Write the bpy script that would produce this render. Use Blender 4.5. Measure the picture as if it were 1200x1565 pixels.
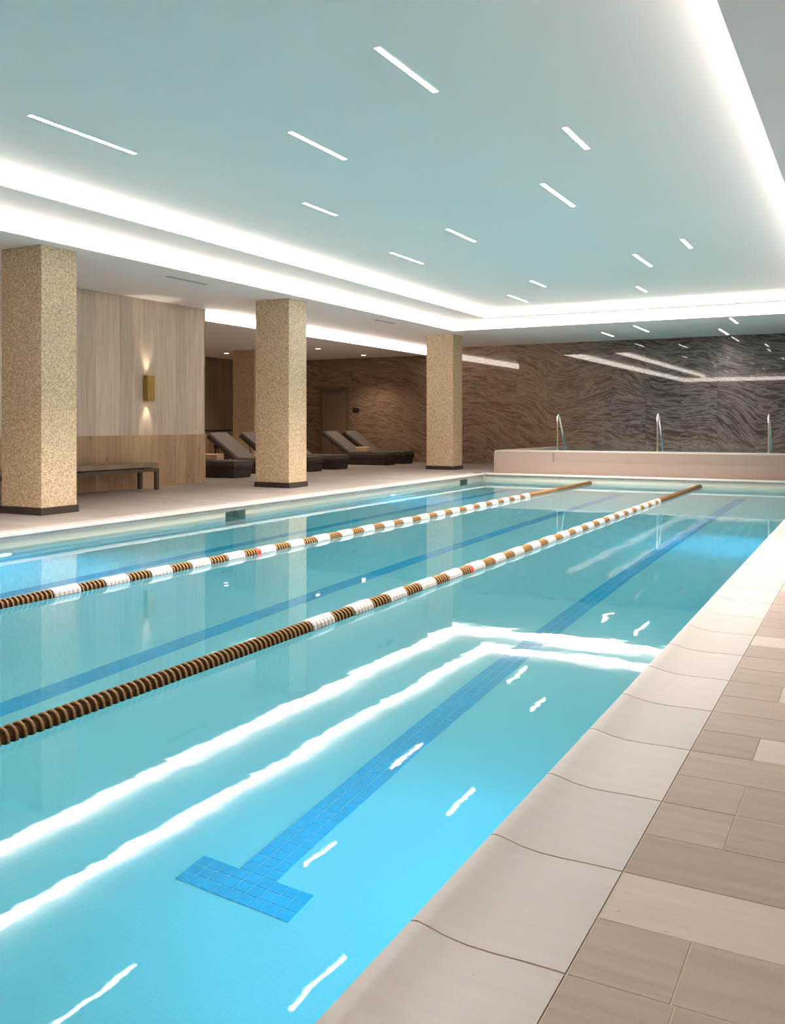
import bpy, bmesh, math, random
from mathutils import Vector, Matrix
random.seed(7)
for o in list(bpy.data.objects): bpy.data.objects.remove(o)
S = bpy.context.scene
C = S.collection

# ---------------------------------------------------------------- camera
F_PX, W_PX, H_PX, HORIZON = 1382.0, 1200.0, 1565.0, 648.0
EYE = 1.25
cam_d = bpy.data.cameras.new('camera'); cam = bpy.data.objects.new('camera', cam_d); C.objects.link(cam)
cam_d.sensor_fit = 'VERTICAL'; cam_d.sensor_height = 36.0
cam_d.lens = F_PX / H_PX * 36.0
cam_d.shift_y = -(H_PX / 2 - HORIZON) / H_PX
cam_d.clip_start = 0.05; cam_d.clip_end = 200
cam.location = (0, 0, EYE)
cam.rotation_euler = (math.pi / 2, 0, math.atan2(735, F_PX))
S.camera = cam

# ---------------------------------------------------------------- light set-up
S.view_settings.view_transform = 'Standard'; S.view_settings.look = 'None'
S.view_settings.gamma = 1.0; S.view_settings.use_curve_mapping = False
S.view_settings.exposure = 0.84
w = bpy.data.worlds.new('world'); S.world = w; w.use_nodes = True
w.node_tree.nodes['Background'].inputs[0].default_value = (0.02, 0.02, 0.02, 1)
w.node_tree.nodes['Background'].inputs[1].default_value = 1.0
S.cycles.adaptive_threshold = 0.05
S.cycles.max_bounces = 9; S.cycles.diffuse_bounces = 4; S.cycles.glossy_bounces = 4
S.cycles.transmission_bounces = 8
S.cycles.caustics_reflective = True; S.cycles.caustics_refractive = True
S.cycles.sample_clamp_indirect = 6.0
S.cycles.use_denoising = True
COVE = 8.6          # radiance of the cove light strips
COVE_COL = (1.0, 0.89, 0.79)
LINEAR = 20.0       # radiance of the recessed linear ceiling lights
LINEAR_W = 90.0    # lamp power per metre of linear light
POOL_W = 0.8       # power of each underwater lamp
POOL_COL = (0.03, 0.55, 1.0)
DOWN_W = 110.0
SCONCE_W = 20.0

# ---------------------------------------------------------------- main dimensions (metres, deck at z = 0)
WATER = -0.16; FLOOR_Z = -1.36
PX0, PX1 = -8.68, -1.05          # pool walls
PY0, PY1 = -1.6, 21.22
Z_SOF, Z_RING, Z_TOP, Z_LOUNGE = 3.70, 3.90, 4.07, 3.48
FAR_Y = 26.5; BACK_X = -19.6; WOOD_X = -12.62; RIGHT_X = 3.0; NEAR_Y = -4.0

# ================================================================ helpers
def link(name, me, m=None, parent=None, loc=(0, 0, 0), rot=(0, 0, 0)):
    o = bpy.data.objects.new(name, me); C.objects.link(o)
    if m is not None and me is not None and len(me.materials) == 0: me.materials.append(m)
    if parent is not None: o.parent = parent
    o.location = loc; o.rotation_euler = rot
    return o
def empty(name, loc=(0, 0, 0), rz=0.0):
    o = bpy.data.objects.new(name, None); C.objects.link(o); o.location = loc; o.rotation_euler = (0, 0, rz)
    o.empty_display_size = 0.1
    return o
def tag(o, label=None, cat=None, group=None, kind=None):
    if label: o['label'] = label
    if cat: o['category'] = cat
    if group: o['group'] = group
    if kind: o['kind'] = kind
    return o
def struct(o, label=None):
    o['kind'] = 'structure'
    if label: o['label'] = label
    return o
class MB:
    def __init__(s): s.v = []; s.f = []; s.sm = []
    def add(s, vs, fs, smooth=False):
        b = len(s.v); s.v += [tuple(p) for p in vs]
        for f in fs: s.f.append(tuple(i + b for i in f)); s.sm.append(smooth)
        return s
    def box(s, x0, x1, y0, y1, z0, z1):
        vs = [(x0, y0, z0), (x1, y0, z0), (x1, y1, z0), (x0, y1, z0), (x0, y0, z1), (x1, y0, z1), (x1, y1, z1), (x0, y1, z1)]
        return s.add(vs, [(0, 3, 2, 1), (4, 5, 6, 7), (0, 1, 5, 4), (1, 2, 6, 5), (2, 3, 7, 6), (3, 0, 4, 7)])
    def hexa(s, bottom, top):
        return s.add(list(bottom) + list(top), [(0, 3, 2, 1), (4, 5, 6, 7), (0, 1, 5, 4), (1, 2, 6, 5), (2, 3, 7, 6), (3, 0, 4, 7)])
    def tube(s, pts, r, n=10, cap=True):
        pts = [Vector(p) for p in pts]; rings = []
        up = None
        for i, p in enumerate(pts):
            t = (pts[min(i + 1, len(pts) - 1)] - pts[max(i - 1, 0)]).normalized()
            if up is None: up = t.orthogonal().normalized()
            up = (up - t * up.dot(t)).normalized(); sd = t.cross(up)
            rr = r[i] if isinstance(r, (list, tuple)) else r
            rings.append([p + (up * math.cos(a) + sd * math.sin(a)) * rr for a in [2 * math.pi * k / n for k in range(n)]])
        vs = [q for g in rings for q in g]; fs = []
        for i in range(len(pts) - 1):
            for k in range(n):
                fs.append((i * n + k, i * n + (k + 1) % n, (i + 1) * n + (k + 1) % n, (i + 1) * n + k))
        s.add(vs, fs, True)
        if cap:
            s.add(rings[0], [tuple(range(n - 1, -1, -1))]); s.add(rings[-1], [tuple(range(n))])
        return s
    def lathe_y(s, prof, n=16, cx=0, cy=0, cz=0):
        """profile of (y, r) turned about the Y axis"""
        vs = []; fs = []
        for (y, r) in prof:
            for k in range(n):
                a = 2 * math.pi * k / n; vs.append((cx + r * math.cos(a), cy + y, cz + r * math.sin(a)))
        for i in range(len(prof) - 1):
            for k in range(n):
                fs.append((i * n + k, (i + 1) * n + k, (i + 1) * n + (k + 1) % n, i * n + (k + 1) % n))
        return s.add(vs, fs)
    def mesh(s, name):
        me = bpy.data.meshes.new(name); me.from_pydata(s.v, [], s.f)
        for p, sm in zip(me.polygons, s.sm): p.use_smooth = sm
        me.validate(); me.update(); return me
    def build(s, name, m=None, parent=None, loc=(0, 0, 0), rot=(0, 0, 0), bevel=0, seg=2):
        o = link(name, s.mesh(name), m, parent, loc, rot)
        if bevel:
            bm = bmesh.new(); bm.from_mesh(o.data)
            bmesh.ops.remove_doubles(bm, verts=bm.verts, dist=1e-5)
            bmesh.ops.recalc_face_normals(bm, faces=bm.faces)
            es = [e for e in bm.edges if len(e.link_faces) == 2 and e.calc_face_angle(0) > 0.5]
            bmesh.ops.bevel(bm, geom=es, offset=bevel, segments=seg, affect='EDGES', profile=0.5, clamp_overlap=True)
            bm.to_mesh(o.data); bm.free()
        return o
def box(name, x0, x1, y0, y1, z0, z1, m, parent=None, bevel=0):
    return MB().box(x0, x1, y0, y1, z0, z1).build(name, m, parent, bevel=bevel)

# ================================================================ materials
class NT:
    def __init__(s, name):
        s.m = bpy.data.materials.new(name); s.m.use_nodes = True; s.t = s.m.node_tree
        s.bsdf = s.t.nodes['Principled BSDF']; s.out = s.t.nodes['Material Output']
    def n(s, typ, **kw):
        nd = s.t.nodes.new('ShaderNode' + typ)
        for k, v in kw.items():
            if k.startswith('i_'): nd.inputs[k[2:].replace('_', ' ')].default_value = v
            elif isinstance(k, str): setattr(nd, k, v)
        return nd
    def l(s, a, b): s.t.links.new(a, b)
    def val(s, nd, key, x):
        if hasattr(x, 'is_linked') or isinstance(x, bpy.types.NodeSocket): s.l(x, nd.inputs[key])
        else: nd.inputs[key].default_value = x
    def math(s, op, a, b=None, c=None, clamp=False):
        nd = s.n('Math', operation=op); nd.use_clamp = clamp
        s.val(nd, 0, a)
        if b is not None: s.val(nd, 1, b)
        if c is not None: s.val(nd, 2, c)
        return nd.outputs[0]
    def mix(s, f, a, b, blend='MIX'):
        nd = s.n('Mix', data_type='RGBA', blend_type=blend)
        s.val(nd, 0, f)
        for k, x in ((6, a), (7, b)):
            if isinstance(x, bpy.types.NodeSocket): s.l(x, nd.inputs[k])
            else: nd.inputs[k].default_value = (*x, 1) if len(x) == 3 else x
        return nd.outputs[2]
    def ramp(s, f, stops):
        nd = s.n('ValToRGB'); s.l(f, nd.inputs[0]); cr = nd.color_ramp
        while len(cr.elements) < len(stops): cr.elements.new(0.5)
        for e, (p, c) in zip(cr.elements, stops): e.position = p; e.color = (*c, 1)
        return nd.outputs[0]
    def pos(s): return s.n('NewGeometry').outputs['Position']
    def mapping(s, vec, scale=(1, 1, 1), loc=(0, 0, 0), rot=(0, 0, 0)):
        nd = s.n('Mapping'); s.l(vec, nd.inputs[0]); nd.inputs['Scale'].default_value = scale
        nd.inputs['Location'].default_value = loc; nd.inputs['Rotation'].default_value = rot
        return nd.outputs[0]
    def noise(s, vec, scale, detail=3, rough=0.5, dist=0.0):
        nd = s.n('TexNoise'); s.l(vec, nd.inputs['Vector']); nd.inputs['Scale'].default_value = scale
        nd.inputs['Detail'].default_value = detail; nd.inputs['Roughness'].default_value = rough
        nd.inputs['Distortion'].default_value = dist
        return nd.outputs[0]
    def bump(s, h, strength, dist=0.01):
        nd = s.n('Bump'); nd.inputs['Strength'].default_value = strength; nd.inputs['Distance'].default_value = dist
        s.l(h, nd.inputs['Height']); s.l(nd.outputs[0], s.bsdf.inputs['Normal'])
    def done(s, col=None, rough=0.5, metal=0.0, spec=0.5):
        if col is not None: s.val(s.bsdf, 'Base Color', col if isinstance(col, bpy.types.NodeSocket) else (*col, 1))
        s.val(s.bsdf, 'Roughness', rough); s.bsdf.inputs['Metallic'].default_value = metal
        s.bsdf.inputs['Specular IOR Level'].default_value = spec
        return s.m
def plain(name, col, rough=0.5, metal=0.0, var=0.12, scale=20.0, spec=0.5, bump=0.0):
    t = NT(name); p = t.pos(); nz = t.noise(p, scale, 3)
    c = t.mix(nz, [x * (1 - var) for x in col], [min(1, x * (1 + var)) for x in col])
    if bump: t.bump(nz, bump)
    return t.done(c, rough, metal, spec)
def emit(name, col, strength):
    t = NT(name); e = t.n('Emission'); e.inputs[0].default_value = (*col, 1); e.inputs[1].default_value = strength
    t.l(e.outputs[0], t.out.inputs[0]); return t.m

def m_water():
    t = NT('water'); t.t.nodes.remove(t.bsdf); p = t.pos()
    n1 = t.noise(t.mapping(p, (1, 1, 1)), 1.7, 2, 0.45)
    n2 = t.noise(t.mapping(p, (1, 1, 1), (7, 3, 0)), 5.5, 2, 0.5)
    n3 = t.noise(t.mapping(p, (1, 1, 1), (2, 9, 0)), 26.0, 1, 0.5)
    hgt = t.math('ADD', t.math('ADD', n1, t.math('MULTIPLY', n2, 0.2)), t.math('MULTIPLY', n3, 0.02))
    b = t.n('Bump'); b.inputs['Strength'].default_value = 0.6; b.inputs['Distance'].default_value = 0.0020
    t.l(hgt, b.inputs['Height'])
    fr = t.n('Fresnel'); fr.inputs['IOR'].default_value = 1.33; t.l(b.outputs[0], fr.inputs['Normal'])
    rf = t.n('BsdfRefraction'); rf.inputs['Color'].default_value = (0.60, 0.98, 1.0, 1); rf.inputs['IOR'].default_value = 1.33
    rf.inputs['Roughness'].default_value = 0.0
    gl = t.n('BsdfGlossy'); gl.inputs['Roughness'].default_value = 0.022; gl.inputs['Color'].default_value = (1, 1, 1, 1)
    t.l(b.outputs[0], rf.inputs['Normal']); t.l(b.outputs[0], gl.inputs['Normal'])
    mx = t.n('MixShader'); t.l(fr.outputs[0], mx.inputs[0]); t.l(rf.outputs[0], mx.inputs[1]); t.l(gl.outputs[0], mx.inputs[2])
    t.l(mx.outputs[0], t.out.inputs[0]); return t.m
def m_pool(name, c1, c2, tile=0.025):
    """small mosaic of pale tiles with grout"""
    t = NT(name); p = t.pos(); sep = t.n('SeparateXYZ'); t.l(p, sep.inputs[0])
    def line(a):
        fr = t.math('FRACT', t.math('DIVIDE', a, tile)); return t.math('LESS_THAN', fr, 0.09)
    g = t.math('MAXIMUM', t.math('MAXIMUM', line(sep.outputs[0]), line(sep.outputs[1])), line(sep.outputs[2]))
    nz = t.noise(p, 0.8, 3); c = t.mix(nz, c1, c2)
    c = t.mix(t.math('MULTIPLY', g, 0.25), c, [x * 0.75 for x in c1])
    return t.done(c, 0.35)
def m_mosaic():
    """column cladding: tiny gold-beige glass chips"""
    t = NT('column_mosaic'); p = t.pos()
    v = t.n('TexVoronoi'); v.inputs['Scale'].default_value = 58.0; t.l(p, v.inputs['Vector'])
    sep = t.n('SeparateColor'); t.l(v.outputs['Color'], sep.inputs[0])
    c = t.ramp(sep.outputs[0], [(0.0, (0.43, 0.29, 0.17)), (0.35, (0.59, 0.42, 0.26)), (0.7, (0.69, 0.515, 0.33)), (1.0, (0.80, 0.63, 0.43))])
    t.bump(v.outputs['Distance'], 0.25, 0.004)
    return t.done(c, t.math('ADD', t.math('MULTIPLY', sep.outputs[1], 0.25), 0.3), 0.0, 0.5)
def m_wood(name, dark, light, knots=0.0, rough=0.5):
    t = NT(name); p = t.pos(); rnd = t.n('ObjectInfo').outputs['Random']
    off = t.n('CombineXYZ'); t.l(t.math('MULTIPLY', rnd, 37.0), off.inputs[0]); t.l(t.math('MULTIPLY', rnd, 11.0), off.inputs[1]); t.l(t.math('MULTIPLY', rnd, 23.0), off.inputs[2])
    ad = t.n('VectorMath', operation='ADD'); t.l(p, ad.inputs[0]); t.l(off.outputs[0], ad.inputs[1])
    g = t.noise(t.mapping(ad.outputs[0], (9, 9, 0.55)), 1.6, 5, 0.6, 0.6)
    f = t.noise(t.mapping(ad.outputs[0], (60, 60, 1.5)), 1.0, 3, 0.6)
    k = t.math('ADD', t.math('MULTIPLY', g, 0.75), t.math('MULTIPLY', f, 0.25))
    c = t.ramp(k, [(0.3, dark), (0.62, light)])
    if knots:
        v = t.n('TexVoronoi'); v.inputs['Scale'].default_value = 3.2; t.l(t.mapping(ad.outputs[0], (1.3, 1.3, 0.8)), v.inputs['Vector'])
        kk = t.math('LESS_THAN', v.outputs['Distance'], 0.11)
        c = t.mix(t.math('MULTIPLY', kk, knots), c, [x * 0.35 for x in dark])
    tone = t.math('ADD', 0.86, t.math('MULTIPLY', rnd, 0.26))
    cc = t.n('CombineColor'); [t.l(tone, cc.inputs[i]) for i in range(3)]
    c = t.mix(1.0, c, cc.outputs[0], 'MULTIPLY')
    t.bump(f, 0.12, 0.003)
    return t.done(c, rough)
def m_marble():
    t = NT('marble'); p = t.pos(); rnd = t.n('ObjectInfo').outputs['Random']
    sep = t.n('SeparateXYZ'); t.l(p, sep.inputs[0]); X, Z = sep.outputs[0], sep.outputs[2]
    # each slab is cut from another spot: small vertical offset, flowing tilt
    zz = t.math('ADD', Z, t.math('MULTIPLY', rnd, 3.0))
    big = t.noise(p, 0.5, 4, 0.6); sway = t.noise(p, 0.42, 1, 0.4); tilt = t.math('MULTIPLY', t.math('SUBTRACT', sway, 0.5), 1.7)
    cb = t.n('CombineXYZ'); t.l(t.math('MULTIPLY', X, 0.7), cb.inputs[0])
    t.l(t.math('MULTIPLY', t.math('ADD', t.math('ADD', zz, tilt), t.math('MULTIPLY', X, t.math('ADD', 0.02, t.math('MULTIPLY', rnd, 0.28)))), 6.0), cb.inputs[2]); t.l(rnd, cb.inputs[1])
    n1 = t.noise(cb.outputs[0], 1.1, 9, 0.74, 0.12)
    n2 = t.noise(cb.outputs[0], 1.7, 9, 0.70, 0.15)
    vein = t.math('SUBTRACT', 1.0, t.math('MULTIPLY', t.math('ABSOLUTE', t.math('SUBTRACT', n2, 0.5)), 16.0), clamp=True)
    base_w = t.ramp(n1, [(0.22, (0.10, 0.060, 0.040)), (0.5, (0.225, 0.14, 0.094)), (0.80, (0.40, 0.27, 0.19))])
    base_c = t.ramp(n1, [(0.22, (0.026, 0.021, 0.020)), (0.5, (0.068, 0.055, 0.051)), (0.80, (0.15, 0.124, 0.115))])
    # warm lounge and cooler spa lighting painted in, brown to graphite, plus large noise
    light_drift = t.math('ADD', t.math('MULTIPLY', t.math('ADD', X, 9.6), 0.30), t.math('MULTIPLY', t.math('SUBTRACT', big, 0.5), 1.6), clamp=True)
    c = t.mix(light_drift, base_w, base_c)
    low = t.math('MULTIPLY', t.math('SUBTRACT', 1.1, Z, clamp=True), 0.75)
    c = t.mix(low, c, base_w)
    vc = t.mix(light_drift, (0.46, 0.32, 0.23), (0.34, 0.29, 0.27))
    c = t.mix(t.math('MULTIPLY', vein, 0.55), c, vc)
    return t.done(c, 0.025, 0.0, 0.5)
def m_stone(name, c1, c2, streak=1.0, rough=0.55):
    """fine-grained paving stone with faint sedimentary streaks along X"""
    t = NT(name); p = t.pos(); oi = t.n('ObjectInfo'); rnd = oi.outputs['Random']
    off = t.n('CombineXYZ'); t.l(t.math('MULTIPLY', rnd, 31.0), off.inputs[0]); t.l(t.math('MULTIPLY', rnd, 17.0), off.inputs[1])
    ad = t.n('VectorMath', operation='ADD'); t.l(p, ad.inputs[0]); t.l(off.outputs[0], ad.inputs[1])
    n1 = t.noise(t.mapping(ad.outputs[0], (1.2, 14, 1)), 1.5, 4, 0.6, 0.5)
    n2 = t.noise(ad.outputs[0], 160, 2, 0.7)
    k = t.math('ADD', t.math('MULTIPLY', n1, 0.7 * streak), t.math('MULTIPLY', n2, 0.3))
    c = t.ramp(k, [(0.25 * streak + 0.05, c1), (0.65 * streak + 0.1, c2)])
    tone = t.math('ADD', 0.93, t.math('MULTIPLY', rnd, 0.13))
    cc = t.n('CombineColor'); [t.l(tone, cc.inputs[i]) for i in range(3)]
    c = t.mix(1.0, c, cc.outputs[0], 'MULTIPLY')
    v = t.n('TexVoronoi'); v.inputs['Scale'].default_value = 9.0; t.l(ad.outputs[0], v.inputs['Vector'])
    pit = t.math('LESS_THAN', v.outputs['Distance'], 0.035)
    c = t.mix(t.math('MULTIPLY', pit, 0.45), c, [x * 0.45 for x in c1])
    t.bump(n2, 0.08, 0.002)
    return t.done(c, rough)
def m_deck():
    """the same paving seen from afar: running strips of 0.27 m"""
    t = NT('deck_paving'); p = t.pos()
    br = t.n('TexBrick'); t.l(p, br.inputs['Vector'])
    br.inputs['Color1'].default_value = (0.27, 0.225, 0.20, 1); br.inputs['Color2'].default_value = (0.385, 0.335, 0.305, 1)
    br.inputs['Mortar'].default_value = (0.27, 0.22, 0.185, 1); br.inputs['Scale'].default_value = 1.0
    br.inputs['Mortar Size'].default_value = 0.004; br.inputs['Brick Width'].default_value = 0.9; br.inputs['Row Height'].default_value = 0.266
    br.offset = 0.37; br.inputs['Bias'].default_value = -0.3
    nz = t.noise(t.mapping(p, (1.2, 12, 1)), 1.4, 4, 0.6, 0.4)
    c = t.mix(0.35, br.outputs['Color'], t.ramp(nz, [(0.3, (0.24, 0.20, 0.175)), (0.7, (0.38, 0.33, 0.295))]))
    return t.done(c, 0.48)
M = {}
M['water'] = m_water()
M['pool'] = m_pool('pool_finish', (0.49, 0.735, 0.80), (0.55, 0.785, 0.85))
M['waterline'] = m_pool('waterline_mosaic', (0.41, 0.42, 0.345), (0.46, 0.46, 0.385))
M['mosaic'] = m_mosaic()
M['ceiling'] = plain('ceiling_paint', (0.95, 0.875, 0.85), 0.75, var=0.01, scale=2)
M['wood_light'] = m_wood('pale_wood', (0.48, 0.375, 0.28), (0.68, 0.56, 0.45), 0.12)
M['wood_dark'] = m_wood('brown_wood', (0.33, 0.20, 0.105), (0.52, 0.345, 0.205), 0.6)
M['wood_back'] = m_wood('lounge_wood', (0.20, 0.135, 0.085), (0.33, 0.24, 0.165), 0.1)
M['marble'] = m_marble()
M['coping'] = m_stone('coping_stone', (0.405, 0.365, 0.34), (0.455, 0.415, 0.39), 0.6, 0.42)
M['paver'] = m_stone('paving_stone', (0.27, 0.205, 0.168), (0.365, 0.29, 0.245))
M['paver_light'] = m_stone('pale_paving_stone', (0.385, 0.32, 0.275), (0.455, 0.39, 0.34))
M['grout'] = plain('grout', (0.48, 0.38, 0.30), 0.9, var=0.15, scale=60)
M['deck'] = m_deck()
M['plinth'] = plain('dark_plinth', (0.045, 0.032, 0.026), 0.35)
M['lane_tile'] = plain('blue_lane_tile', (0.003, 0.45, 0.74), 0.25, var=0.2, scale=9)
M['grout_pale'] = plain('pale_pool_grout', (0.52, 0.76, 0.82), 0.7)
M['spa'] = m_pool('spa_mosaic', (0.275, 0.20, 0.165), (0.31, 0.23, 0.19), 0.05)
M['spa_rim'] = plain('spa_rim_stone', (0.42, 0.375, 0.34), 0.35, var=0.05)
M['steel'] = plain('polished_steel', (0.78, 0.78, 0.78), 0.12, 1.0, var=0.03)
M['brass'] = plain('brass', (0.42, 0.28, 0.085), 0.38, 0.9, var=0.1)
M['brown_float'] = plain('brown_float', (0.25, 0.135, 0.050), 0.55, var=0.15, spec=0.25)
M['brown_core'] = plain('brown_float_core', (0.062, 0.026, 0.007), 0.6, spec=0.2)
M['white_float'] = plain('white_float', (0.40, 0.37, 0.35), 0.5, var=0.03)
M['red_float'] = plain('red_float', (0.85, 0.02, 0.015), 0.4, var=0.05)
M['wicker'] = plain('dark_woven_resin', (0.038, 0.027, 0.021), 0.6, var=0.4, scale=70, bump=0.4)
M['cushion'] = plain('grey_brown_cushion', (0.092, 0.071, 0.060), 0.85, var=0.12, scale=90, bump=0.15)
M['backcloth'] = plain('grey_back_cushion', (0.135, 0.115, 0.105), 0.85, var=0.12, scale=90, bump=0.15)
M['towel'] = plain('cream_towel', (0.62, 0.46, 0.29), 0.95, var=0.12, scale=120, bump=0.4)
M['bench_wood'] = m_wood('bench_oak', (0.20, 0.125, 0.075), (0.32, 0.215, 0.14), 0.05)
M['bench_frame'] = plain('bench_bronze_frame', (0.085, 0.058, 0.042), 0.45)
M['door'] = plain('door_bronze_paint', (0.26, 0.18, 0.12), 0.45, var=0.06)
M['door_frame'] = plain('door_frame_paint', (0.17, 0.118, 0.078), 0.45, var=0.06)
M['black'] = plain('black_plate', (0.012, 0.012, 0.012), 0.4)
M['white_trim'] = plain('white_metal_trim', (0.80, 0.79, 0.78), 0.5, var=0.02)
M['dark_slot'] = plain('dark_slot', (0.10, 0.09, 0.08), 0.7)
M['lens'] = emit('linear_light_lens', (1.0, 0.96, 0.92), LINEAR)
M['cove'] = emit('cove_diffuser', COVE_COL, COVE)
M['pool_lens'] = emit('pool_light_lens', (0.45, 0.82, 1.0), 9.0)
M['down_lens'] = emit('downlight_lens', (1.0, 0.86, 0.70), 9.0)
M['sconce_lens'] = emit('sconce_lens', (1.0, 0.84, 0.66), 6.0)

# ================================================================ pool shell
CW = 0.40           # coping width
NICHES = [(10.92, 11.42), (19.75, 20.2)]      # recessed steps in the left pool wall
struct(box('floor_pool', PX0 - 0.3, PX1 + 0.2, PY0 - 0.2, PY1 + 0.2, FLOOR_Z - 0.15, FLOOR_Z, M['pool']), 'pale aqua pool floor under the water')
ZB = -0.42          # lower edge of the waterline mosaic band
def pool_wall(name, x0, x1, y0, y1):
    o = box(name, x0, x1, y0, y1, FLOOR_Z, ZB, M['pool']); struct(o)
    box('waterline_band', x0, x1, y0, y1, ZB, -0.075, M['waterline'], o)
    return o
pool_wall('wall_pool_right', PX1, PX1 + 0.15, PY0, PY1)
pool_wall('wall_pool_far', PX0 - 0.15, PX1 + 0.15, PY1, PY1 + 0.15)
pool_wall('wall_pool_near', PX0 - 0.15, PX1 + 0.15, PY0 - 0.15, PY0)
wl = box('wall_pool_left', PX0 - 0.34, PX0 - 0.22, PY0, PY1, FLOOR_Z, -0.075, M['waterline']); struct(wl, 'left pool wall with two recessed step niches')
ys = [PY0] + [y for n in NICHES for y in n] + [PY1]
for a, b in zip(ys[::2], ys[1::2]):
    box('wall_face', PX0 - 0.22, PX0, a, b, FLOOR_Z, ZB, M['pool'], wl)
    box('waterline_band', PX0 - 0.22, PX0, a, b, ZB, -0.075, M['waterline'], wl)
for a, b in NICHES:
    box('niche_lintel', PX0 - 0.22, PX0, a, b, -0.085, -0.075, M['waterline'], wl)
    for z in (-0.5, -0.85, -1.2): box('niche_tread', PX0 - 0.22, PX0 - 0.01, a, b, z - 0.04, z, M['waterline'], wl)
# water surface
wm = MB(); wm.add([(PX0 - 0.215, PY0, WATER), (PX1, PY0, WATER), (PX1, PY1, WATER), (PX0 - 0.22, PY1, WATER)], [(0, 1, 2, 3)])
wo = wm.build('pool_water', M['water'])
tag(wo, 'clear turquoise water filling the lap pool', 'water', kind='stuff')

# coping: rolled-lip stones, profile of (distance from the outer edge, height)
PROF = [(0.0, 0.0), (0.10, 0.0), (0.17, -0.002), (0.24, -0.001), (0.30, 0.006), (0.345, 0.017), (0.375, 0.023), (0.392, 0.020), (0.40, 0.008), (0.40, -0.022), (0.385, -0.036), (0.36, -0.04), (0.36, -0.075), (0.0, -0.075)]
def extrude_profile(prof, L):
    """profile in (s, z), extruded along +y by L"""
    n = len(prof); mb = MB()
    vs = [(s, 0, z) for s, z in prof] + [(s, L, z) for s, z in prof]
    for i in range(n):
        j = (i + 1) % n
        mb.add([vs[i], vs[j], vs[n + j], vs[n + i]], [(0, 1, 2, 3)], smooth=(i < 11))
    mb.add(vs[:n], [tuple(range(n - 1, -1, -1))]); mb.add(vs[n:], [tuple(range(n))])
    bm = bmesh.new(); me = mb.mesh('coping_stone'); bm.from_mesh(me); bmesh.ops.remove_doubles(bm, verts=bm.verts, dist=1e-6)
    bmesh.ops.recalc_face_normals(bm, faces=bm.faces)
    for f in bm.faces:
        if len(f.verts) > 4: f.smooth = False
    for e in bm.edges:
        if len(e.link_faces) == 2 and e.calc_face_angle(0) > 0.6: e.smooth = False
    bm.to_mesh(me); bm.free()
    return me
CL = 0.532; GAP = 0.007
stone_me = extrude_profile(PROF, CL - GAP); stone_me.materials.append(M['coping'])
GPROF = [(s if s < 0.3 else s - 0.004, z - 0.0035 if z > -0.03 else z + 0.003) for s, z in PROF]
def coping(name, origin, rz, length, start, label):
    """origin: outer edge; local +y runs along the pool, local +x points over the water"""
    g = extrude_profile(GPROF, length); g.name = name
    o = link(name, g, M['grout'], None, origin, (0, 0, rz)); struct(o, label)
    y = start
    while y < length - 0.02:
        if y >= 0 and y + CL <= length + 0.01:
            link('coping_stone', stone_me, None, o, (0, y + GAP / 2, 0))
        y += CL
    return o
# right side: x mirrored, so run from the far end towards the camera (rotation by 180 degrees)
LIP_R, LIP_L, LIP_F = -1.02, -8.62, 21.18
def coping_side(name, lip, sgn, label):
    L = 43 * CL
    y_start = 2.0 - 7 * CL             # joints fall at y = 2.0 + k * CL
    if sgn > 0:                         # left side: outer edge at lip - CW, +x over the water
        coping(name, (lip - CW, y_start, 0), 0.0, L, 0.0, label)
    else:
        coping(name, (lip + CW, y_start + L, 0), math.pi, L, 0.0, label)
coping_side('coping_right', LIP_R, -1, 'curved pale stone coping along the right pool edge')
coping_side('coping_left', LIP_L, 1, 'pale stone coping along the left pool edge')
coping('coping_far', (LIP_L - CW + 0.4, LIP_F + CW, 0), -math.pi / 2, 15 * CL, 0.0, 'pale stone coping along the far pool end')

# ================================================================ decks
# right deck: paving strips, each stone an object
fr = box('floor_deck_right', LIP_R + CW + 0.002, RIGHT_X, NEAR_Y, 26.4, -0.2, -0.002, M['grout']); struct(fr, 'beige stone deck on the right of the pool')
ROW = 0.2660
random.seed(3)
paver_cache = {}
def paver(x0, x1, y0, y1, m):
    key = (round(x1 - x0, 3), round(y1 - y0, 3), m.name)
    if key not in paver_cache:
        mb = MB(); lx, ly = x1 - x0, y1 - y0; b = 0.0015
        mb.hexa([(0, 0, -0.03), (lx, 0, -0.03), (lx, ly, -0.03), (0, ly, -0.03)], [(0, 0, -b), (lx, 0, -b), (lx, ly, -b), (0, ly, -b)])
        mb.hexa([(0, 0, -b), (lx, 0, -b), (lx, ly, -b), (0, ly, -b)], [(b, b, 0), (lx - b, b, 0), (lx - b, ly - b, 0), (b, ly - b, 0)])
        me = mb.mesh('paver'); me.materials.append(m); paver_cache[key] = me
    link('paver', paver_cache[key], None, fr, (x0, y0, random.uniform(-0.0006, 0.0006)))
XE = LIP_R + CW + 0.004
SPECIAL = {0: [XE, -0.386, 0.45, 1.35], 1: [XE, 0.35, 1.25], 2: [XE, 0.1, 0.9], 3: [XE, -0.388, 0.5, 1.3], 4: [XE, -0.386, 0.3, 1.1], 5: [XE, -0.05, 0.9], 6: [XE, -0.395, 0.4, 1.2]}
LIGHT = {(1, 0), (6, 1), (13, 0), (4, 2), (9, 1), (16, 1), (20, 0)}
for i in range(-11, 34):
    y0 = 2.0 + ROW * i
    xs = list(SPECIAL.get(i, [XE, XE + random.choice([0.24, 0.45, 0.62, 0.8])]))
    while xs[-1] < 2.2: xs.append(xs[-1] + random.choice([0.6, 0.75, 0.9]))
    for k in range(len(xs) - 1):
        m = M['paver_light'] if (i, k) in LIGHT else M['paver']
        paver(xs[k] + 0.0015, xs[k + 1] - 0.0015, y0 + 0.0015, y0 + ROW - 0.0015, m)
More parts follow.
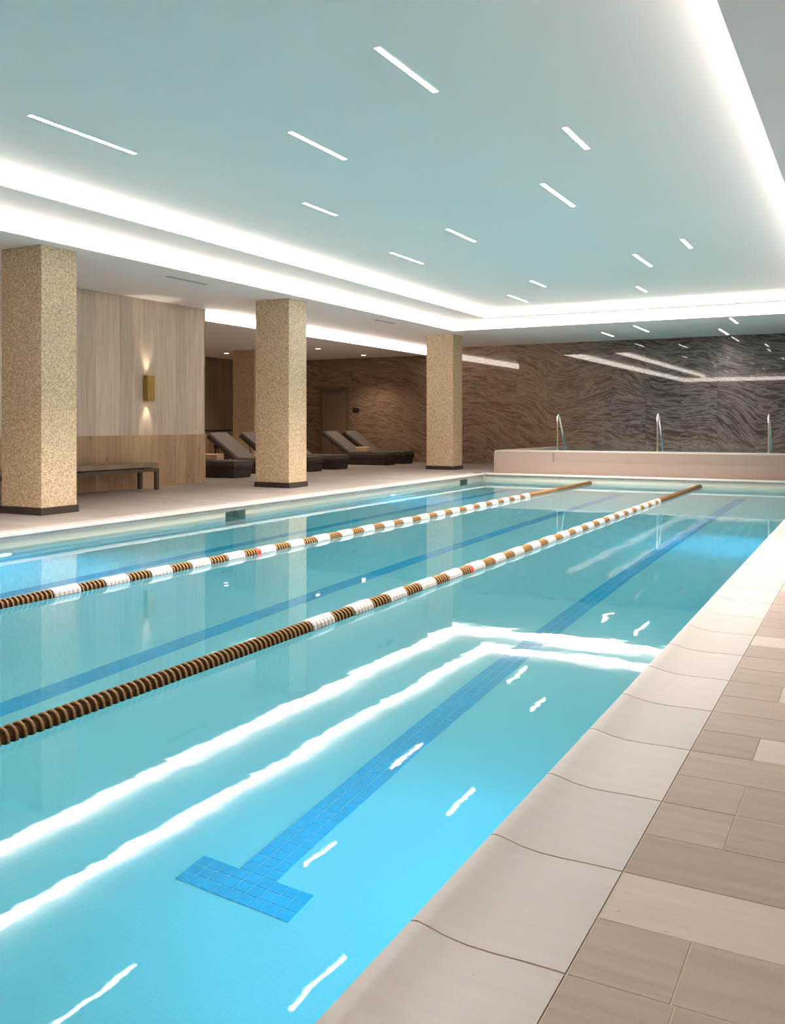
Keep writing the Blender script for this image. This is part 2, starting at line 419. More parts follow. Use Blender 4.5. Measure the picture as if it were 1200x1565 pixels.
box('far_paving', LIP_R + CW + 0.004, RIGHT_X - 0.02, 2.0 + ROW * 34, 26.3, -0.03, 0.0, M['deck'], fr)
o = box('floor_deck_left', BACK_X - 0.1, LIP_L - CW, NEAR_Y, FAR_Y, -0.2, 0.0, M['deck']); struct(o, 'grey beige paved deck on the left of the pool')
o = box('floor_deck_far', LIP_L - CW, LIP_R + CW, LIP_F + CW, FAR_Y, -0.2, 0.0, M['deck']); struct(o, 'paved strip beyond the far pool end')
o = box('floor_deck_near', LIP_L - CW, LIP_R + CW, NEAR_Y, PY0 - 0.12, -0.2, 0.0, M['deck']); struct(o)

# ================================================================ ceiling
OPX0, OPX1, OPY0, OPY1 = -9.80, -0.80, -1.6, 21.85     # lower opening
RX0, RY1 = -8.60, 21.05                                  # upper opening (left, far)
LF_X = -12.82                                            # lounge fascia
TH = 4.45
def ceil(name, *a): o = box(name, *a, M['ceiling']); struct(o); return o
ceil('ceiling', RX0 - 0.1, OPX1 + 0.1, OPY0 - 0.1, RY1 + 0.1, Z_TOP, TH)
ceil('ceiling_ring_left', OPX0 - 0.1, RX0, OPY0 - 0.1, OPY1 + 0.1, Z_RING, TH)
ceil('ceiling_ring_far', RX0, OPX1 + 0.1, RY1, OPY1 + 0.1, Z_RING, TH)
ceil('ceiling_soffit_left', LF_X, OPX0, NEAR_Y, FAR_Y, Z_SOF, TH)
ceil('ceiling_soffit_far', OPX0, RIGHT_X, OPY1, FAR_Y, Z_SOF, TH)
ceil('ceiling_soffit_right', OPX1, RIGHT_X, NEAR_Y, OPY1, Z_SOF, TH)
ceil('ceiling_soffit_near', OPX0, OPX1, NEAR_Y, OPY0, Z_SOF, TH)
ceil('ceiling_lounge', BACK_X - 0.1, LF_X, 14.8, FAR_Y, Z_LOUNGE, TH)
E_ = 0.012
def cove(x0, x1, y0, y1, z0, z1, label):
    t = empty('cove_light', ((x0 + x1) / 2, (y0 + y1) / 2, z0)); c = t.location.copy()
    mb = MB().box(x0 - c.x, x1 - c.x, y0 - c.y, y1 - c.y, 0.012, z1 - z0 - 0.004); mb.build('diffuser', M['cove'], t)
    e = 0.006
    MB().box(x0 - c.x - e, x1 - c.x + e, y0 - c.y - e, y1 - c.y + e, 0, 0.012).build('edge_trim', M['white_trim'], t)
    tag(t, label, 'cove light', 'linear cove lights around the ceiling')
cove(OPX0 + 0.007, OPX0 + 0.02, OPY0 + 0.03, OPY1 - 0.03, Z_SOF, Z_RING, 'glowing white cove strip along the lower step of the left ceiling edge')
cove(RX0 + 0.007, RX0 + 0.02, OPY0 + 0.03, RY1 - 0.03, Z_RING, Z_TOP, 'glowing white cove strip along the upper step of the left ceiling edge')
cove(OPX0 + 0.03, OPX1 - 0.03, OPY1 - 0.02, OPY1 - 0.007, Z_SOF, Z_RING, 'glowing white cove strip along the lower step above the far pool end')
cove(RX0 + 0.03, OPX1 - 0.03, RY1 - 0.02, RY1 - 0.007, Z_RING, Z_TOP, 'glowing white cove strip along the upper step above the far pool end')
cove(OPX1 - 0.02, OPX1 - 0.007, OPY0 + 0.03, RY1 - 0.04, Z_SOF + 0.22, Z_TOP, 'white cove strip washing the ceiling along its right edge')
cove(OPX0 + 0.03, OPX1 - 0.03, OPY0 + 0.007, OPY0 + 0.02, Z_SOF, Z_RING, 'white cove strip along the ceiling edge above the near pool end')
cove(LF_X + 0.007, LF_X + 0.02, 15.35, FAR_Y - 0.1, Z_LOUNGE, Z_SOF, 'glowing white cove strip above the loungers behind the columns')

# ================================================================ walls
# far wall: polished marble slabs
wf = box('wall_far', BACK_X - 0.1, RIGHT_X + 0.1, FAR_Y + 0.02, FAR_Y + 0.25, -0.2, TH, M['black']); struct(wf, 'polished marble slab wall at the far end, warm-to-cool lighting in its colour')
PWX = 0.985; PH = 3.75 / 3
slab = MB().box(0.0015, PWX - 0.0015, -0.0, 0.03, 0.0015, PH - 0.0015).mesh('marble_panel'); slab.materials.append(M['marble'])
DOOR = (-16.94, -15.76, 2.55)
x = BACK_X
while x < RIGHT_X:
    for r in range(3):
        if x + PWX > DOOR[0] and x < DOOR[1] and r < 2 + 0:
            continue
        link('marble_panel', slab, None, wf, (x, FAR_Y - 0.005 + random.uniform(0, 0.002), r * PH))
    x += PWX
# filler slabs around the door
def filler(x0, x1, z0, z1):
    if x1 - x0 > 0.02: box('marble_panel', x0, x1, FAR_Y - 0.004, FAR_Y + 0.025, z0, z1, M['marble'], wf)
i0 = int((DOOR[0] - BACK_X) / PWX); xa = BACK_X + i0 * PWX
i1 = int((DOOR[1] - BACK_X) / PWX) + 1; xb = BACK_X + i1 * PWX
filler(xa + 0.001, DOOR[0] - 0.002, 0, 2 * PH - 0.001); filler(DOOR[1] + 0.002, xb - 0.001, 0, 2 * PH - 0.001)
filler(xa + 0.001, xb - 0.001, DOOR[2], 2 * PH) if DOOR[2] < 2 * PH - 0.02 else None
DH = min(DOOR[2], 2 * PH - 0.004)
d = empty('door_1', ((DOOR[0] + DOOR[1]) / 2, FAR_Y - 0.02, 0)); struct(d, 'dark bronze door in the brown marble wall'); hw = (DOOR[1] - DOOR[0]) / 2
fm = MB().box(-hw, -hw + 0.1, -0.03, 0.05, 0, DH).box(hw - 0.1, hw, -0.03, 0.05, 0, DH).box(-hw + 0.1, hw - 0.1, -0.03, 0.05, DH - 0.1, DH)
fm.build('door_frame', M['door_frame'], d)
lf = MB().box(-hw + 0.105, hw - 0.105, 0.0, 0.045, 0.01, DH - 0.105).build('door_leaf', M['door'], d)
MB().box(-0.28, 0.28, -0.06, 0.0, DH - 0.20, DH - 0.13).build('door_closer', M['door_frame'], lf)
hb = MB().tube([(-0.40, 0, 1.05), (-0.40, -0.06, 1.05), (-0.28, -0.06, 1.05)], 0.011, 8); hb.build('door_handle', M['steel'], lf)
for zz in (0.3, 1.2, 2.1): MB().tube([(hw - 0.11, -0.005, zz), (hw - 0.11, -0.005, zz + 0.1)], 0.01, 8).build('hinge', M['steel'], lf)
# sign by the door
s = MB()
pts = []
for k in range(20):
    a = 2 * math.pi * k / 20; pts.append((0.09 * math.copysign(abs(math.cos(a)) ** 0.6, math.cos(a)) * 1.45, 0.075 * math.copysign(abs(math.sin(a)) ** 0.6, math.sin(a))))
n = len(pts); s.add([(a, 0, b) for a, b in pts] + [(a, -0.012, b) for a, b in pts], [tuple(range(n)), tuple(range(2 * n - 1, n - 1, -1))] + [(i, i + n, (i + 1) % n + n, (i + 1) % n) for i in range(n)])
sg = empty('wall_sign', (-15.5, FAR_Y - 0.006, 1.72)); s.build('plate', M['black'], sg)
MB().box(-0.05, -0.012, -0.014, -0.012, -0.012, 0.012).box(0.002, 0.05, -0.014, -0.012, -0.012, 0.012).build('raised_mark', M['door'], sg)
tag(sg, 'small rounded black plate on the marble wall beside the door', 'sign')

# wood-clad wall behind the bench
ww = box('wall_wood', WOOD_X - 3.0, WOOD_X - 0.03, NEAR_Y, 15.17, 0, TH, M['wood_dark']); struct(ww, 'wood-clad wall, pale boards above a brown wainscot')
BWD = 0.31; up_me = MB().box(0, 0.03, 0.001, BWD - 0.001, 1.032, Z_SOF).mesh('upper_board'); up_me.materials.append(M['wood_light'])
lo_me = MB().box(0, 0.036, 0.001, BWD - 0.001, 0.0, 1.03).mesh('wainscot_board'); lo_me.materials.append(M['wood_dark'])
y = 15.2 - BWD
while y > NEAR_Y:
    link('upper_board', up_me, None, ww, (WOOD_X - 0.03, y, 0)); link('wainscot_board', lo_me, None, ww, (WOOD_X - 0.03, y, 0)); y -= BWD
box('corner_board', WOOD_X - 3.0, WOOD_X, 15.17, 15.2, 0, Z_SOF, M['wood_light'], ww)
# lounge side wall
wb = box('wall_left', BACK_X - 0.25, BACK_X - 0.03, 14.5, FAR_Y + 0.1, -0.1, TH, M['wood_back']); struct(wb, 'brown wood-clad side wall of the lounge')
bk = MB().box(0, 0.03, 0.001, 0.449, 1.06, Z_LOUNGE).mesh('upper_board'); bk.materials.append(M['wood_back'])
bl = MB().box(0, 0.04, 0.001, 0.449, 0.0, 1.0).mesh('wainscot_board'); bl.materials.append(M['wood_dark'])
y = FAR_Y - 0.45
while y > 15.0:
    link('upper_board', bk, None, wb, (BACK_X - 0.03, y, 0)); link('wainscot_board', bl, None, wb, (BACK_X - 0.03, y, 0)); y -= 0.45
box('dado_rail', BACK_X - 0.03, BACK_X + 0.05, 15.2, FAR_Y, 1.0, 1.06, M['plinth'], wb)
struct(box('wall_right', RIGHT_X, RIGHT_X + 0.2, NEAR_Y, FAR_Y, -0.1, TH, M['wood_light']))
struct(box('wall_near', WOOD_X, RIGHT_X, NEAR_Y - 0.2, NEAR_Y, -0.1, TH, M['wood_light']))

# ================================================================ columns
def column(x1, y0, top, label, wx=0.80, wy=0.62):
    t = empty('column', (x1 - wx / 2, y0 + wy / 2, 0))
    MB().box(-wx / 2, wx / 2, -wy / 2, wy / 2, 0.10, top).build('shaft', M['mosaic'], t, bevel=0.006)
    MB().box(-wx / 2 - 0.02, wx / 2 + 0.02, -wy / 2 - 0.02, wy / 2 + 0.02, 0.0, 0.10).build('plinth', M['plinth'], t)
    tag(t, label, 'column', 'square mosaic-clad columns')
column(-10.02, 8.64, Z_SOF, 'beige mosaic column in the foreground left of the bench')
column(-10.05, 14.6, Z_SOF, 'beige mosaic column between the sconce wall and the door')
column(-10.10, 22.5, Z_SOF, 'beige mosaic column nearest the raised spa')
column(-16.4, 22.0, Z_LOUNGE, 'shaded brown mosaic column at the back of the lounge')

# ================================================================ raised spa
SY = 21.72; SX0 = -8.6; SZ = 0.575
sp = empty('raised_spa', (SX0, SY, 0))
def sbox(name, x0, x1, y0, y1, z0, z1, m, **k): return MB().box(x0 - SX0, x1 - SX0, y0 - SY, y1 - SY, z0, z1).build(name, m, sp, **k)
NX0, NX1, NZ = -7.04, -2.0, 0.31
sbox('front_wall', SX0, 1.6, SY, SY + 0.25, 0, NZ, M['spa'])
sbox('front_wall', SX0, NX0, SY, SY + 0.25, NZ, SZ - 0.03, M['spa'])
sbox('front_wall', NX1, 1.6, SY, SY + 0.25, NZ, SZ - 0.03, M['spa'])
sbox('recessed_panel', NX0, NX1, SY + 0.06, SY + 0.25, NZ, SZ - 0.03, M['spa'])
sbox('side_wall', SX0, SX0 + 0.25, SY + 0.25, FAR_Y - 0.05, 0, SZ - 0.03, M['spa'])
sbox('inner_floor', SX0 + 0.25, 1.6, SY + 0.25, FAR_Y - 0.05, 0, 0.1, M['pool'])
sbox('rim', SX0, 1.6, SY + 0.06, SY + 0.85, SZ - 0.03, SZ, M['spa_rim'], bevel=0.006)
sbox('rim', SX0, SX0 + 0.5, SY + 0.85, FAR_Y - 0.05, SZ - 0.03, SZ, M['spa_rim'])
sbox('inner_wall', SX0 + 0.25, 1.6, SY + 0.25, SY + 0.85, 0.1, SZ - 0.03, M['pool'])
tag(sp, 'raised spa clad in pinkish beige mosaic at the far pool end', 'spa')
sw = MB().add([(SX0 + 0.5, SY + 0.85, SZ - 0.035), (1.6, SY + 0.85, SZ - 0.035), (1.6, FAR_Y - 0.05, SZ - 0.035), (SX0 + 0.5, FAR_Y - 0.05, SZ - 0.035)], [(0, 1, 2, 3)])
tag(sw.build('spa_water', M['water']), 'still water inside the raised spa', 'water', kind='stuff')
def handrail(x, y, label):
    t = empty('spa_handrail', (x, y, SZ))
    P = [(0, 0, 0), (0, 0, 0.3), (0, 0, 0.68)]
    for k in range(1, 8):
        a = math.pi - k * (math.pi - 0.35) / 7.0
        P.append((0, 0.10 + 0.10 * math.cos(a), 0.78 + 0.12 * math.sin(a)))
    l = P[-1]; P += [(0, l[1] + 0.18, l[2] - 0.28), (0, l[1] + 0.34, l[2] - 0.56), (0, 0.62, 0.12), (0, 0.62, -0.3)]
    rl = MB().tube(P, 0.025, 12).build('rail', M['steel'], t)
    MB().tube([(0, 0, 0), (0, 0, 0.015)], 0.045, 14).build('flange', M['steel'], rl)
    tag(t, label, 'handrail', 'polished steel handrails on the spa')
handrail(-7.12, 22.35, 'polished steel handrail at the spa end nearest the columns')
handrail(-4.62, 22.35, 'polished steel handrail on the spa rim, middle one of three')
handrail(-2.12, 22.35, 'polished steel handrail on the spa rim nearest the right coping')

# ================================================================ lane markings on the pool floor
TS = 0.0655
tile_me = MB().hexa([(0.002, 0.002, 0), (TS - 0.002, 0.002, 0), (TS - 0.002, TS - 0.002, 0), (0.002, TS - 0.002, 0)],
                    [(0.003, 0.003, 0.006), (TS - 0.003, 0.003, 0.006), (TS - 0.003, TS - 0.003, 0.006), (0.003, TS - 0.003, 0.006)]).mesh('tile'); tile_me.materials.append(M['lane_tile'])
def lane(xc, y0, y1, singles, label):
    t = empty('lane_line', (xc, y0, FLOOR_Z)); spots = []
    for r in range(3):
        for c in range(9): spots.append(((c - 4.5) * TS, r * TS))
    rows = int((y1 - y0) / TS)
    for r in range(3, rows):
        for c in range(3): spots.append(((c - 1.5) * TS, r * TS))
    for (x, y) in spots[:singles]: link('tile', tile_me, None, t, (x, y, 0.001))
    mb = MB()
    for (x, y) in spots[singles:]:
        b = [(x + 0.002, y + 0.002, 0.001), (x + TS - 0.002, y + 0.002, 0.001), (x + TS - 0.002, y + TS - 0.002, 0.001), (x + 0.002, y + TS - 0.002, 0.001)]
        mb.hexa(b, [(p[0], p[1], 0.007) for p in b])
    tag(mb.build('distant_tiles', M['lane_tile'], t), 'rows of blue tiles running to the far end', kind='stuff')
    g = MB().box(-4.5 * TS, 4.5 * TS, 0, 3 * TS, 0, 0.003).box(-1.5 * TS, 1.5 * TS, 3 * TS, rows * TS, 0, 0.003).build('grout_bed', M['grout_pale'], t)
    tag(t, label, 'lane line', 'blue tiled lane lines on the pool floor')
lane(-2.35, 2.98, 19.4, 300, 'blue tiled T-ended lane line on the pool floor beside the right coping')
lane(-4.78, 2.98, 19.4, 0, 'blue tiled lane line on the pool floor between the two floating ropes')
lane(-7.35, 2.98, 19.4, 0, 'blue tiled lane line on the pool floor beside the left pool wall')

# ================================================================ floating lane ropes
SEG = 0.2815; DP = SEG / 6
def disc_mesh(name, r, wid, core, m1, m2):
    n = 14; mb = MB(); c = DP / 2; e = wid * 0.22
    prof = [(0, core), (c - wid / 2, core), (c - wid / 2, r - 0.006), (c - wid / 2 + e, r), (c + wid / 2 - e, r), (c + wid / 2, r - 0.006), (c + wid / 2, core), (DP, core)]
    mb.lathe_y(prof, n); me = mb.mesh(name); me.materials.append(m1); me.materials.append(m2)
    for p in me.polygons:
        ring = p.index // n; p.material_index = 1 if ring in (0, 1, 5, 6) else 0
    return me
RR = 0.056
DISC = {'b': disc_mesh('brown_float_disc', RR, 0.015, 0.036, M['brown_float'], M['brown_core']),
        'w': disc_mesh('white_float_disc', RR + 0.006, 0.041, 0.054, M['white_float'], M['white_float']),
        'r': disc_mesh('red_float_disc', RR + 0.002, 0.036, 0.046, M['red_float'], M['red_float'])}
def rope(x, y_vis, label):
    y0, y1 = -1.45, 21.1
    t = empty('lane_rope', (x, 0, WATER + 0.006)); items = []
    ya, yb = 5.2, 5.2 + 41 * SEG
    y = ya - DP
    while y > y0: items.append((y, 'b')); y -= DP
    for k in range(41):
        for j in range(6):
            kind = 'w' if k % 2 == 0 else 'b'
            if (k == 9 and j == 5) or (k == 31 and j == 0): kind = 'r'
            items.append((ya + k * SEG + j * DP, kind))
    y = yb
    while y < y1: items.append((y, 'b')); y += DP
    vis = sorted([i for i in items if i[0] > y_vis]); near = vis[:300]; rest = vis[300:] + [i for i in items if i[0] <= y_vis]
    for (y, k) in near: link('float_disc', DISC[k], None, t, (0, y, 0))
    mb = MB(); n = 12; mats = []
    for (y, k) in rest:
        c = DP / 2; wid = 0.015
        mb.lathe_y([(0, 0.036), (c - wid / 2, 0.036), (c - wid / 2, RR), (c + wid / 2, RR), (c + wid / 2, 0.036), (DP, 0.036)], n, 0, y, 0)
    df = mb.build('distant_floats', M['brown_float'], t); df.data.materials.append(M['brown_core'])
    for p in df.data.polygons: p.material_index = 1 if (p.index // n) % 5 in (0, 1, 3, 4) else 0
    tag(df, 'brown floats along the rest of the rope', kind='stuff')
    MB().tube([(0, y0 - 0.12, 0), (0, y1 + 0.1, 0)], 0.006, 6).build('cable', M['steel'], t)
    MB().tube([(0, y1 + 0.045, 0), (0, y1 + 0.1, 0)], 0.03, 10).build('anchor', M['brown_core'], t)
    tag(t, label, 'lane rope', 'floating lane ropes')
rope(-3.43, 2.55, 'brown and white lane rope floating nearest the right coping')
rope(-5.93, 4.40, 'brown and white lane rope floating nearest the left pool wall')

# ================================================================ underwater lights
def pool_light(x, y, z, sgn, label, k=1.0):
    t = empty('pool_light', (x, y, z))
    def ringpts(r, xx, n=24): return [(xx, r * math.cos(2 * math.pi * k / n), r * math.sin(2 * math.pi * k / n)) for k in range(n)]
    n = 24; mb = MB(); A = ringpts(0.13, 0.0); B = ringpts(0.13, 0.02 * sgn); Cc = ringpts(0.10, 0.024 * sgn)
    vs = A + B + Cc; fs = []
    for i in range(2):
        for k in range(n): fs.append((i * n + k, i * n + (k + 1) % n, (i + 1) * n + (k + 1) % n, (i + 1) * n + k))
    mb.add(vs, fs, True); mb.build('bezel', M['steel'], t)
    mb = MB(); mb.add(ringpts(0.10, 0.022 * sgn), [tuple(range(n))]); mb.build('lens', M['pool_lens'], t)
    ld = bpy.data.lights.new('underwater_lamp', 'AREA'); ld.shape = 'DISK'; ld.size = 0.2; ld.energy = POOL_W * k; ld.color = POOL_COL
    lo = bpy.data.objects.new('underwater_lamp', ld); C.objects.link(lo); lo.parent = t; lo.location = (0.03 * sgn, 0, 0)
    lo.rotation_euler = (0, -math.radians(52) * sgn, 0); ld.spread = math.radians(150)
    tag(t, label, 'pool light', 'round underwater lights in the pool walls')
pool_light(PX0, 6.95, -0.62, 1, 'round glowing underwater light in the left pool wall near the foreground column', 80.0)
pool_light(PX0, 16.3, -0.62, 1, 'round glowing underwater light in the left pool wall near its far corner', 16.0)
pool_light(PX1, 3.35, -0.62, -1, 'underwater light in the right pool wall beside the T-shaped line end')
pool_light(PX1, 12.4, -0.62, -1, 'underwater light in the right pool wall near the far end', 17.0)

# ================================================================ recessed linear ceiling lights
LIN = [(-3.28, 5.92, 6.95), (-6.80, 5.73, 7.07), (-4.97, 7.24, 8.27), (-2.59, 8.36, 9.12), (-3.43, 10.19, 11.44), (-6.41, 9.65, 10.43), (-5.44, 11.92, 12.94),
       (-7.0, 13.11, 14.3), (-2.58, 14.27, 15.04), (-3.51, 15.17, 16.45), (-5.95, 16.99, 17.86), (-7.05, 18.66, 19.86), (-4.28, 18.74, 19.58),
       (-6.41, 24.01, 25.19), (-5.27, 22.77, 24.38), (-2.92, 22.12, 23.36), (-3.51, 24.58, 26.13)]
ADDED_NEAR_LIN = [(-6.9, 1.6, 2.7), (-4.95, 2.7, 3.7), (-3.0, 1.4, 2.5), (-6.2, -0.9, 0.2), (-3.6, -1.0, 0.1)]  # unseen lamps added to light column faces, wood wall and near pool
ADDED_RIGHT_LIN = [(0.62, -2.4, -1.3), (0.62, 1.2, 2.3), (0.62, 4.8, 5.9), (0.62, 8.4, 9.5), (0.62, 12.0, 13.1), (0.62, 15.6, 16.7), (0.62, 19.2, 20.3)]  # unseen lamps added to brighten the right coping and deck
PL = ['nearest the top of the view', 'leftmost on the upper ceiling', 'left of the centre of the upper ceiling', 'highest of the short ones beside the right cove', 'centre right of the ceiling, second row',
      'small one closest to the left cove', 'middle of the ceiling above the door', 'above the middle column beside the left cove', 'short one farthest along the right cove', 'long one near the right cove, far half',
      'small one just before the far cove', 'last on the left before the cove corner', 'short one just before the far cove, right of centre',
      'leftmost on the soffit over the spa', 'longest on the soffit over the spa', 'rightmost on the soffit over the spa, next to the cove', 'on the soffit over the spa, closest to the marble']
def linear(x, y0, y1, z, label, k=1.0):
    L = y1 - y0; t = empty('linear_ceiling_light', (x, (y0 + y1) / 2, z)); h = L / 2; wv = 0.026; e = 0.010
    MB().box(-wv - e, -wv, -h - e, h + e, -0.004, 0.0).box(wv, wv + e, -h - e, h + e, -0.004, 0.0).box(-wv, wv, -h - e, -h, -0.004, 0.0).box(-wv, wv, h, h + e, -0.004, 0.0).build('trim_frame', M['white_trim'], t)
    lens = MB().box(-wv, wv, -h, h, -0.0025, -0.0005).build('lens', M['lens'], t)
    ld = bpy.data.lights.new('linear_lamp', 'AREA'); ld.shape = 'RECTANGLE'; ld.size = 2 * wv; ld.size_y = L; ld.energy = LINEAR_W * L * k; ld.color = (1.0, 0.93, 0.87); ld.spread = math.radians(115)
    lo = bpy.data.objects.new('linear_lamp', ld); C.objects.link(lo); lo.parent = t; lo.location = (0, 0, -0.005)
    mb = MB(); n = max(6, int(L / 0.05))
    for k in range(1, n): yy = -h + L * k / n; mb.box(-wv, wv, yy - 0.004, yy + 0.004, -0.004, -0.0025)
    tag(mb.build('louvre', M['white_trim'], lens), kind='stuff')
    tag(t, 'slim recessed linear light, ' + label, 'ceiling light', 'recessed linear ceiling lights')
for (x, a, b), lb in zip(LIN, PL): linear(x, a, b, Z_SOF if a > 22 else Z_TOP, lb, 0.14 if a > 22 else 1.0)

for k, (x, a, b) in enumerate(ADDED_RIGHT_LIN): linear(x, a, b, Z_SOF, 'unseen added one in the right-hand soffit, ' + ['first', 'second', 'third', 'fourth', 'fifth', 'sixth', 'seventh'][k] + ' from the near end', 0.08)
for k, (x, a, b) in enumerate(ADDED_NEAR_LIN): linear(x, a, b, Z_TOP, 'added unseen above the near pool end, ' + ['left', 'middle', 'right', 'rear left', 'rear right'][k] + ' one', 0.04)
# lounge downlights
def downlight(x, y, label):
    t = empty('downlight', (x, y, Z_LOUNGE)); n = 20
    def ring(r, z): return [(r * math.cos(2 * math.pi * k / n), r * math.sin(2 * math.pi * k / n), z) for k in range(n)]
    mb = MB(); vs = ring(0.105, 0) + ring(0.10, -0.008) + ring(0.075, -0.008); fs = []
    for i in range(2):
        for k in range(n): fs.append((i * n + k, (i + 1) * n + k, (i + 1) * n + (k + 1) % n, i * n + (k + 1) % n))
    mb.add(vs, fs); mb.build('trim_ring', M['white_trim'], t)
    mb = MB(); mb.add(ring(0.075, -0.006), [tuple(range(n - 1, -1, -1))]); mb.build('lens', M['down_lens'], t)
    ld = bpy.data.lights.new('downlight_lamp', 'SPOT'); ld.energy = DOWN_W; ld.color = (1.0, 0.80, 0.60); ld.spot_size = math.radians(110); ld.spot_blend = 0.8; ld.shadow_soft_size = 0.07
    lo = bpy.data.objects.new('downlight_lamp', ld); C.objects.link(lo); lo.parent = t; lo.location = (0, 0, -0.03)
    tag(t, label, 'downlight', 'round downlights above the loungers')
downlight(-18.0, 22.7, 'round white downlight farthest left in the lounge ceiling')
downlight(-14.52, 22.6, 'round white downlight beside the middle column in the lounge ceiling')
downlight(-14.57, 25.4, 'round white downlight close to the marble wall')
downlight(-14.52, 19.7, 'round white downlight added unseen behind the middle column')  # this and the next two: unseen, added to brighten the lounge
downlight(-14.52, 16.9, 'round white downlight added unseen behind the end of the wood wall')
downlight(-18.0, 19.2, 'round white downlight added unseen at the back of the lounge behind the wood wall')
# slot diffusers
def slot(x, y0, y1, label):
    t = empty('slot_diffuser', (x, (y0 + y1) / 2, Z_SOF)); h = (y1 - y0) / 2
    MB().box(-0.045, 0.045, -h, h, -0.004, 0).build('frame', M['dark_slot'], t)
    for xx in (-0.03, 0.0, 0.03): MB().box(xx - 0.004, xx + 0.004, -h + 0.01, h - 0.01, -0.008, -0.004).build('blade', M['white_trim'], t)
    tag(t, label, 'air vent', 'slot air diffusers in the left soffit')
slot(-10.36, 11.5, 12.5, 'narrow dark slot vent in the soffit above the sconce wall')
slot(-10.34, 18.6, 19.5, 'narrow dark slot vent in the soffit right of the middle column')

# ================================================================ wall sconce
sc = empty('wall_sconce', (WOOD_X + 0.006, 13.42, 1.95))
mb = MB(); hs = 0.245; o1 = 0.10; i1 = 0.09; xd = 0.125
for (z0, z1) in ((-hs, hs),):
    mb.box(0.02, 0.03, -o1, o1, z0, z1).box(xd - 0.01, xd, -o1, o1, z0, z1).box(0.03, xd - 0.01, -o1, -i1, z0, z1).box(0.03, xd - 0.01, i1, o1, z0, z1)
shade = mb.build('shade', M['brass'], sc)
MB().box(0.0, 0.02, -0.05, 0.05, -0.1, 0.1).build('back_plate', M['brass'], sc)
MB().box(0.03, xd - 0.01, -i1, i1, -0.16, -0.15).box(0.03, xd - 0.01, -i1, i1, 0.15, 0.16).build('lens', M['sconce_lens'], shade)
for sgn in (-1, 1):
    ld = bpy.data.lights.new('sconce_lamp', 'SPOT'); ld.energy = SCONCE_W; ld.color = (1.0, 0.82, 0.64); ld.spot_size = math.radians(54); ld.spot_blend = 0.8; ld.shadow_soft_size = 0.02
    lo = bpy.data.objects.new('sconce_lamp', ld); C.objects.link(lo); lo.parent = sc; lo.location = (0.075, 0, 0.20 * sgn); lo.rotation_euler = (math.pi if sgn > 0 else 0, 0, 0)
tag(sc, 'brass up-and-down sconce on the pale wood wall above the bench', 'wall lamp')

# ================================================================ bench
bn = empty('bench', (-12.28, 11.3, 0)); by0, by1 = -1.85, 1.85; bw = 0.24
for k in range(3):
    a = -bw + 0.01 + k * (2 * bw - 0.02) / 3; MB().box(a + 0.003, a + (2 * bw - 0.02) / 3 - 0.003, by0 - 0.02, by1 - 0.02, 0.43, 0.52).build('seat_plank', M['bench_wood'], bn, bevel=0.006)
MB().box(-bw, -bw + 0.05, by0, by1, 0.35, 0.41).box(bw - 0.05, bw, by0, by1, 0.35, 0.41).box(-bw + 0.05, bw - 0.05, by0, by0 + 0.06, 0.35, 0.41).box(-bw + 0.05, bw - 0.05, by1 - 0.06, by1, 0.35, 0.41).build('frame', M['bench_frame'], bn)
for yy in (by0 + 0.3, 0, by1 - 0.35): MB().box(-bw + 0.03, bw - 0.03, yy - 0.03, yy + 0.03, 0.41, 0.43).build('spacer', M['bench_frame'], bn)
for sx in (-1, 1):
    for yy in (by0 + 0.04, by1 - 0.04): MB().box(sx * (bw - 0.03) - 0.03, sx * (bw - 0.03) + 0.03, yy - 0.04, yy + 0.04, 0, 0.35).build('leg', M['bench_frame'], bn)
tag(bn, 'long low wooden bench against the wood wall behind the first column', 'bench')

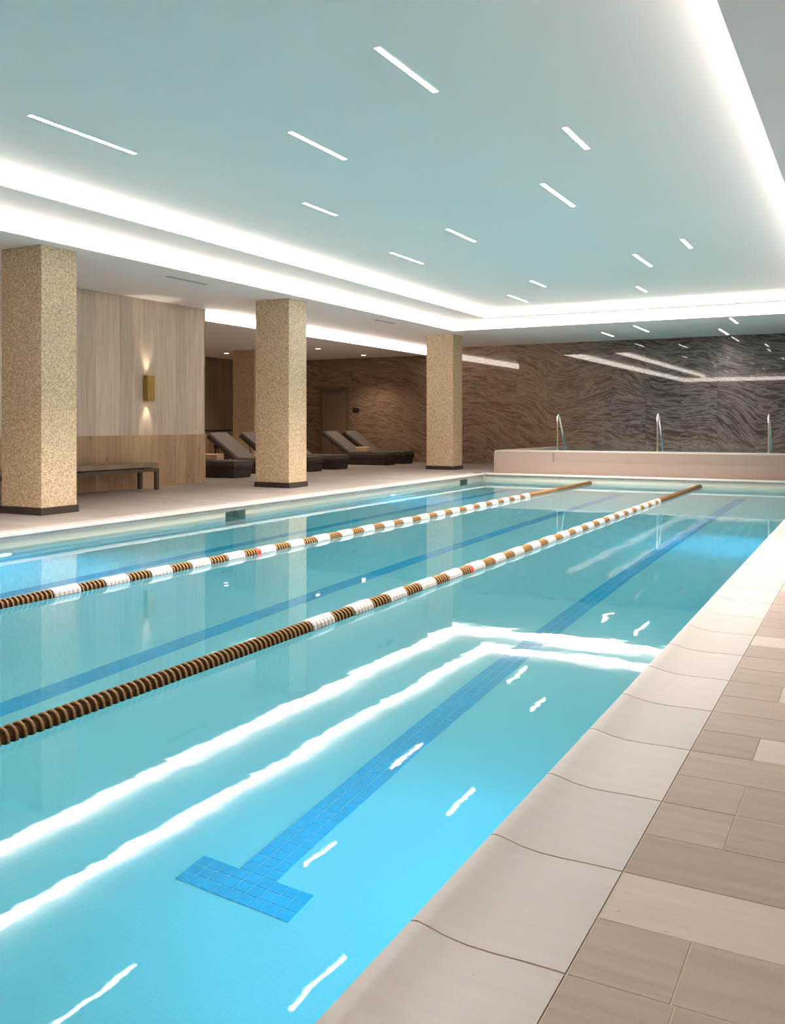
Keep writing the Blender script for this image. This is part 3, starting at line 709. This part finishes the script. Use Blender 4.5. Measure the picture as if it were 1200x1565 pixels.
# ================================================================ sun loungers (foot towards the pool)
def lounger_proto():
    t = empty('sun_lounger'); hw = 0.36; L = 2.25
    MB().hexa([(-L, -hw + 0.05, 0.0), (-0.05, -hw + 0.05, 0.0), (-0.05, hw - 0.05, 0.0), (-L, hw - 0.05, 0.0)],
              [(-L, -hw + 0.02, 0.21), (-0.03, -hw + 0.02, 0.21), (-0.03, hw - 0.02, 0.21), (-L, hw - 0.02, 0.21)]).build('base', M['wicker'], t, bevel=0.01)
    MB().box(-L, 0.0, -hw, hw, 0.21, 0.27).build('deck_frame', M['wicker'], t, bevel=0.012)
    MB().box(-1.36, -0.0, -hw + 0.005, hw - 0.005, 0.27, 0.40).build('seat_cushion', M['cushion'], t, bevel=0.03, seg=3)
    a = math.atan2(0.66, 0.98); ca, sa = math.cos(a), math.sin(a); Lb = 1.18; th = 0.10
    p0 = (-1.27, 0.30)
    def q(s, n_): return (p0[0] - ca * s + sa * n_, p0[1] + sa * s + ca * n_)
    A, B, D, E = q(0, 0), q(Lb, 0), q(Lb, th), q(0, th)
    MB().hexa([(A[0], -hw + 0.005, A[1]), (A[0], hw - 0.005, A[1]), (B[0], hw - 0.005, B[1]), (B[0], -hw + 0.005, B[1])],
              [(E[0], -hw + 0.005, E[1]), (E[0], hw - 0.005, E[1]), (D[0], hw - 0.005, D[1]), (D[0], -hw + 0.005, D[1])]).build('back_cushion', M['backcloth'], t, bevel=0.03, seg=3)
    A2, B2, D2, E2 = q(0, -0.075), q(Lb, -0.075), q(Lb, -0.002), q(0, -0.002)
    MB().hexa([(A2[0], -hw, A2[1]), (A2[0], hw, A2[1]), (B2[0], hw, B2[1]), (B2[0], -hw, B2[1])],
              [(E2[0], -hw, E2[1]), (E2[0], hw, E2[1]), (D2[0], hw, D2[1]), (D2[0], -hw, D2[1])]).build('back_frame', M['wicker'], t, bevel=0.01); bf = [o for o in C.objects if o.parent == t and o.name.startswith('back_frame')][0]
    m_ = q(0.85, -0.075)
    for sy in (-1, 1): MB().tube([(m_[0], sy * 0.26, m_[1]), (m_[0] + 0.12, sy * 0.26, 0.26)], 0.014, 8).build('support_strut', M['bench_frame'], bf)
    return t
proto = lounger_proto(); parts = [o for o in C.objects if o.parent == proto]
LNG = [(16.98, 'dark woven sun lounger nearest the wood wall, its foot in the open'), (18.75, 'dark sun lounger second from the wood wall, only its tilted back showing'),
       (20.1, 'dark sun lounger third from the wood wall, its foot peeking out beside the middle column'), (21.45, 'dark sun lounger whose foot end stands right of the middle column'),
       (24.3, 'dark sun lounger in front of the door, with tilted grey back'), (25.5, 'dark sun lounger closest to the marble wall')]
for i, (yy, lb) in enumerate(LNG):
    if i == 0: t = proto
    else:
        t = proto.copy(); C.objects.link(t)
        for p in parts:
            c = p.copy(); C.objects.link(c); c.parent = t
            for q in [o for o in C.objects if o.parent == p]:
                e = q.copy(); C.objects.link(e); e.parent = c
    t.location = (-12.95, yy, 0)
    tag(t, lb, 'sun lounger', 'sun loungers in a row behind the columns')
def towel(x, y, label):
    t = empty('folded_towel', (x, y, 0.402))
    for k in range(3):
        MB().box(-0.22 + 0.004 * k, 0.22 - 0.006 * k, -0.13, 0.13 - 0.004 * k, 0.048 * k, 0.048 * k + 0.047).build('fold', M['towel'], t, bevel=0.02, seg=3)
    tag(t, label, 'towel', 'folded cream towels on the loungers')
towel(-13.75, 16.85, 'folded cream towel on the lounger nearest the wood wall')
towel(-13.9, 24.2, 'folded cream towel on the lounger in front of the door')
# low table at the back
st = empty('side_table', (-18.7, 23.6, 0))
MB().box(-0.3, 0.3, -0.3, 0.3, 0.46, 0.80).build('box_top', M['black'], st, bevel=0.01)
for sx in (-1, 1):
    for sy in (-1, 1): MB().box(sx * 0.26 - 0.025, sx * 0.26 + 0.025, sy * 0.26 - 0.025, sy * 0.26 + 0.025, 0, 0.46).build('leg', M['plinth'], st)
tag(st, 'black side table at the back of the lounge between two lounger backs', 'table')
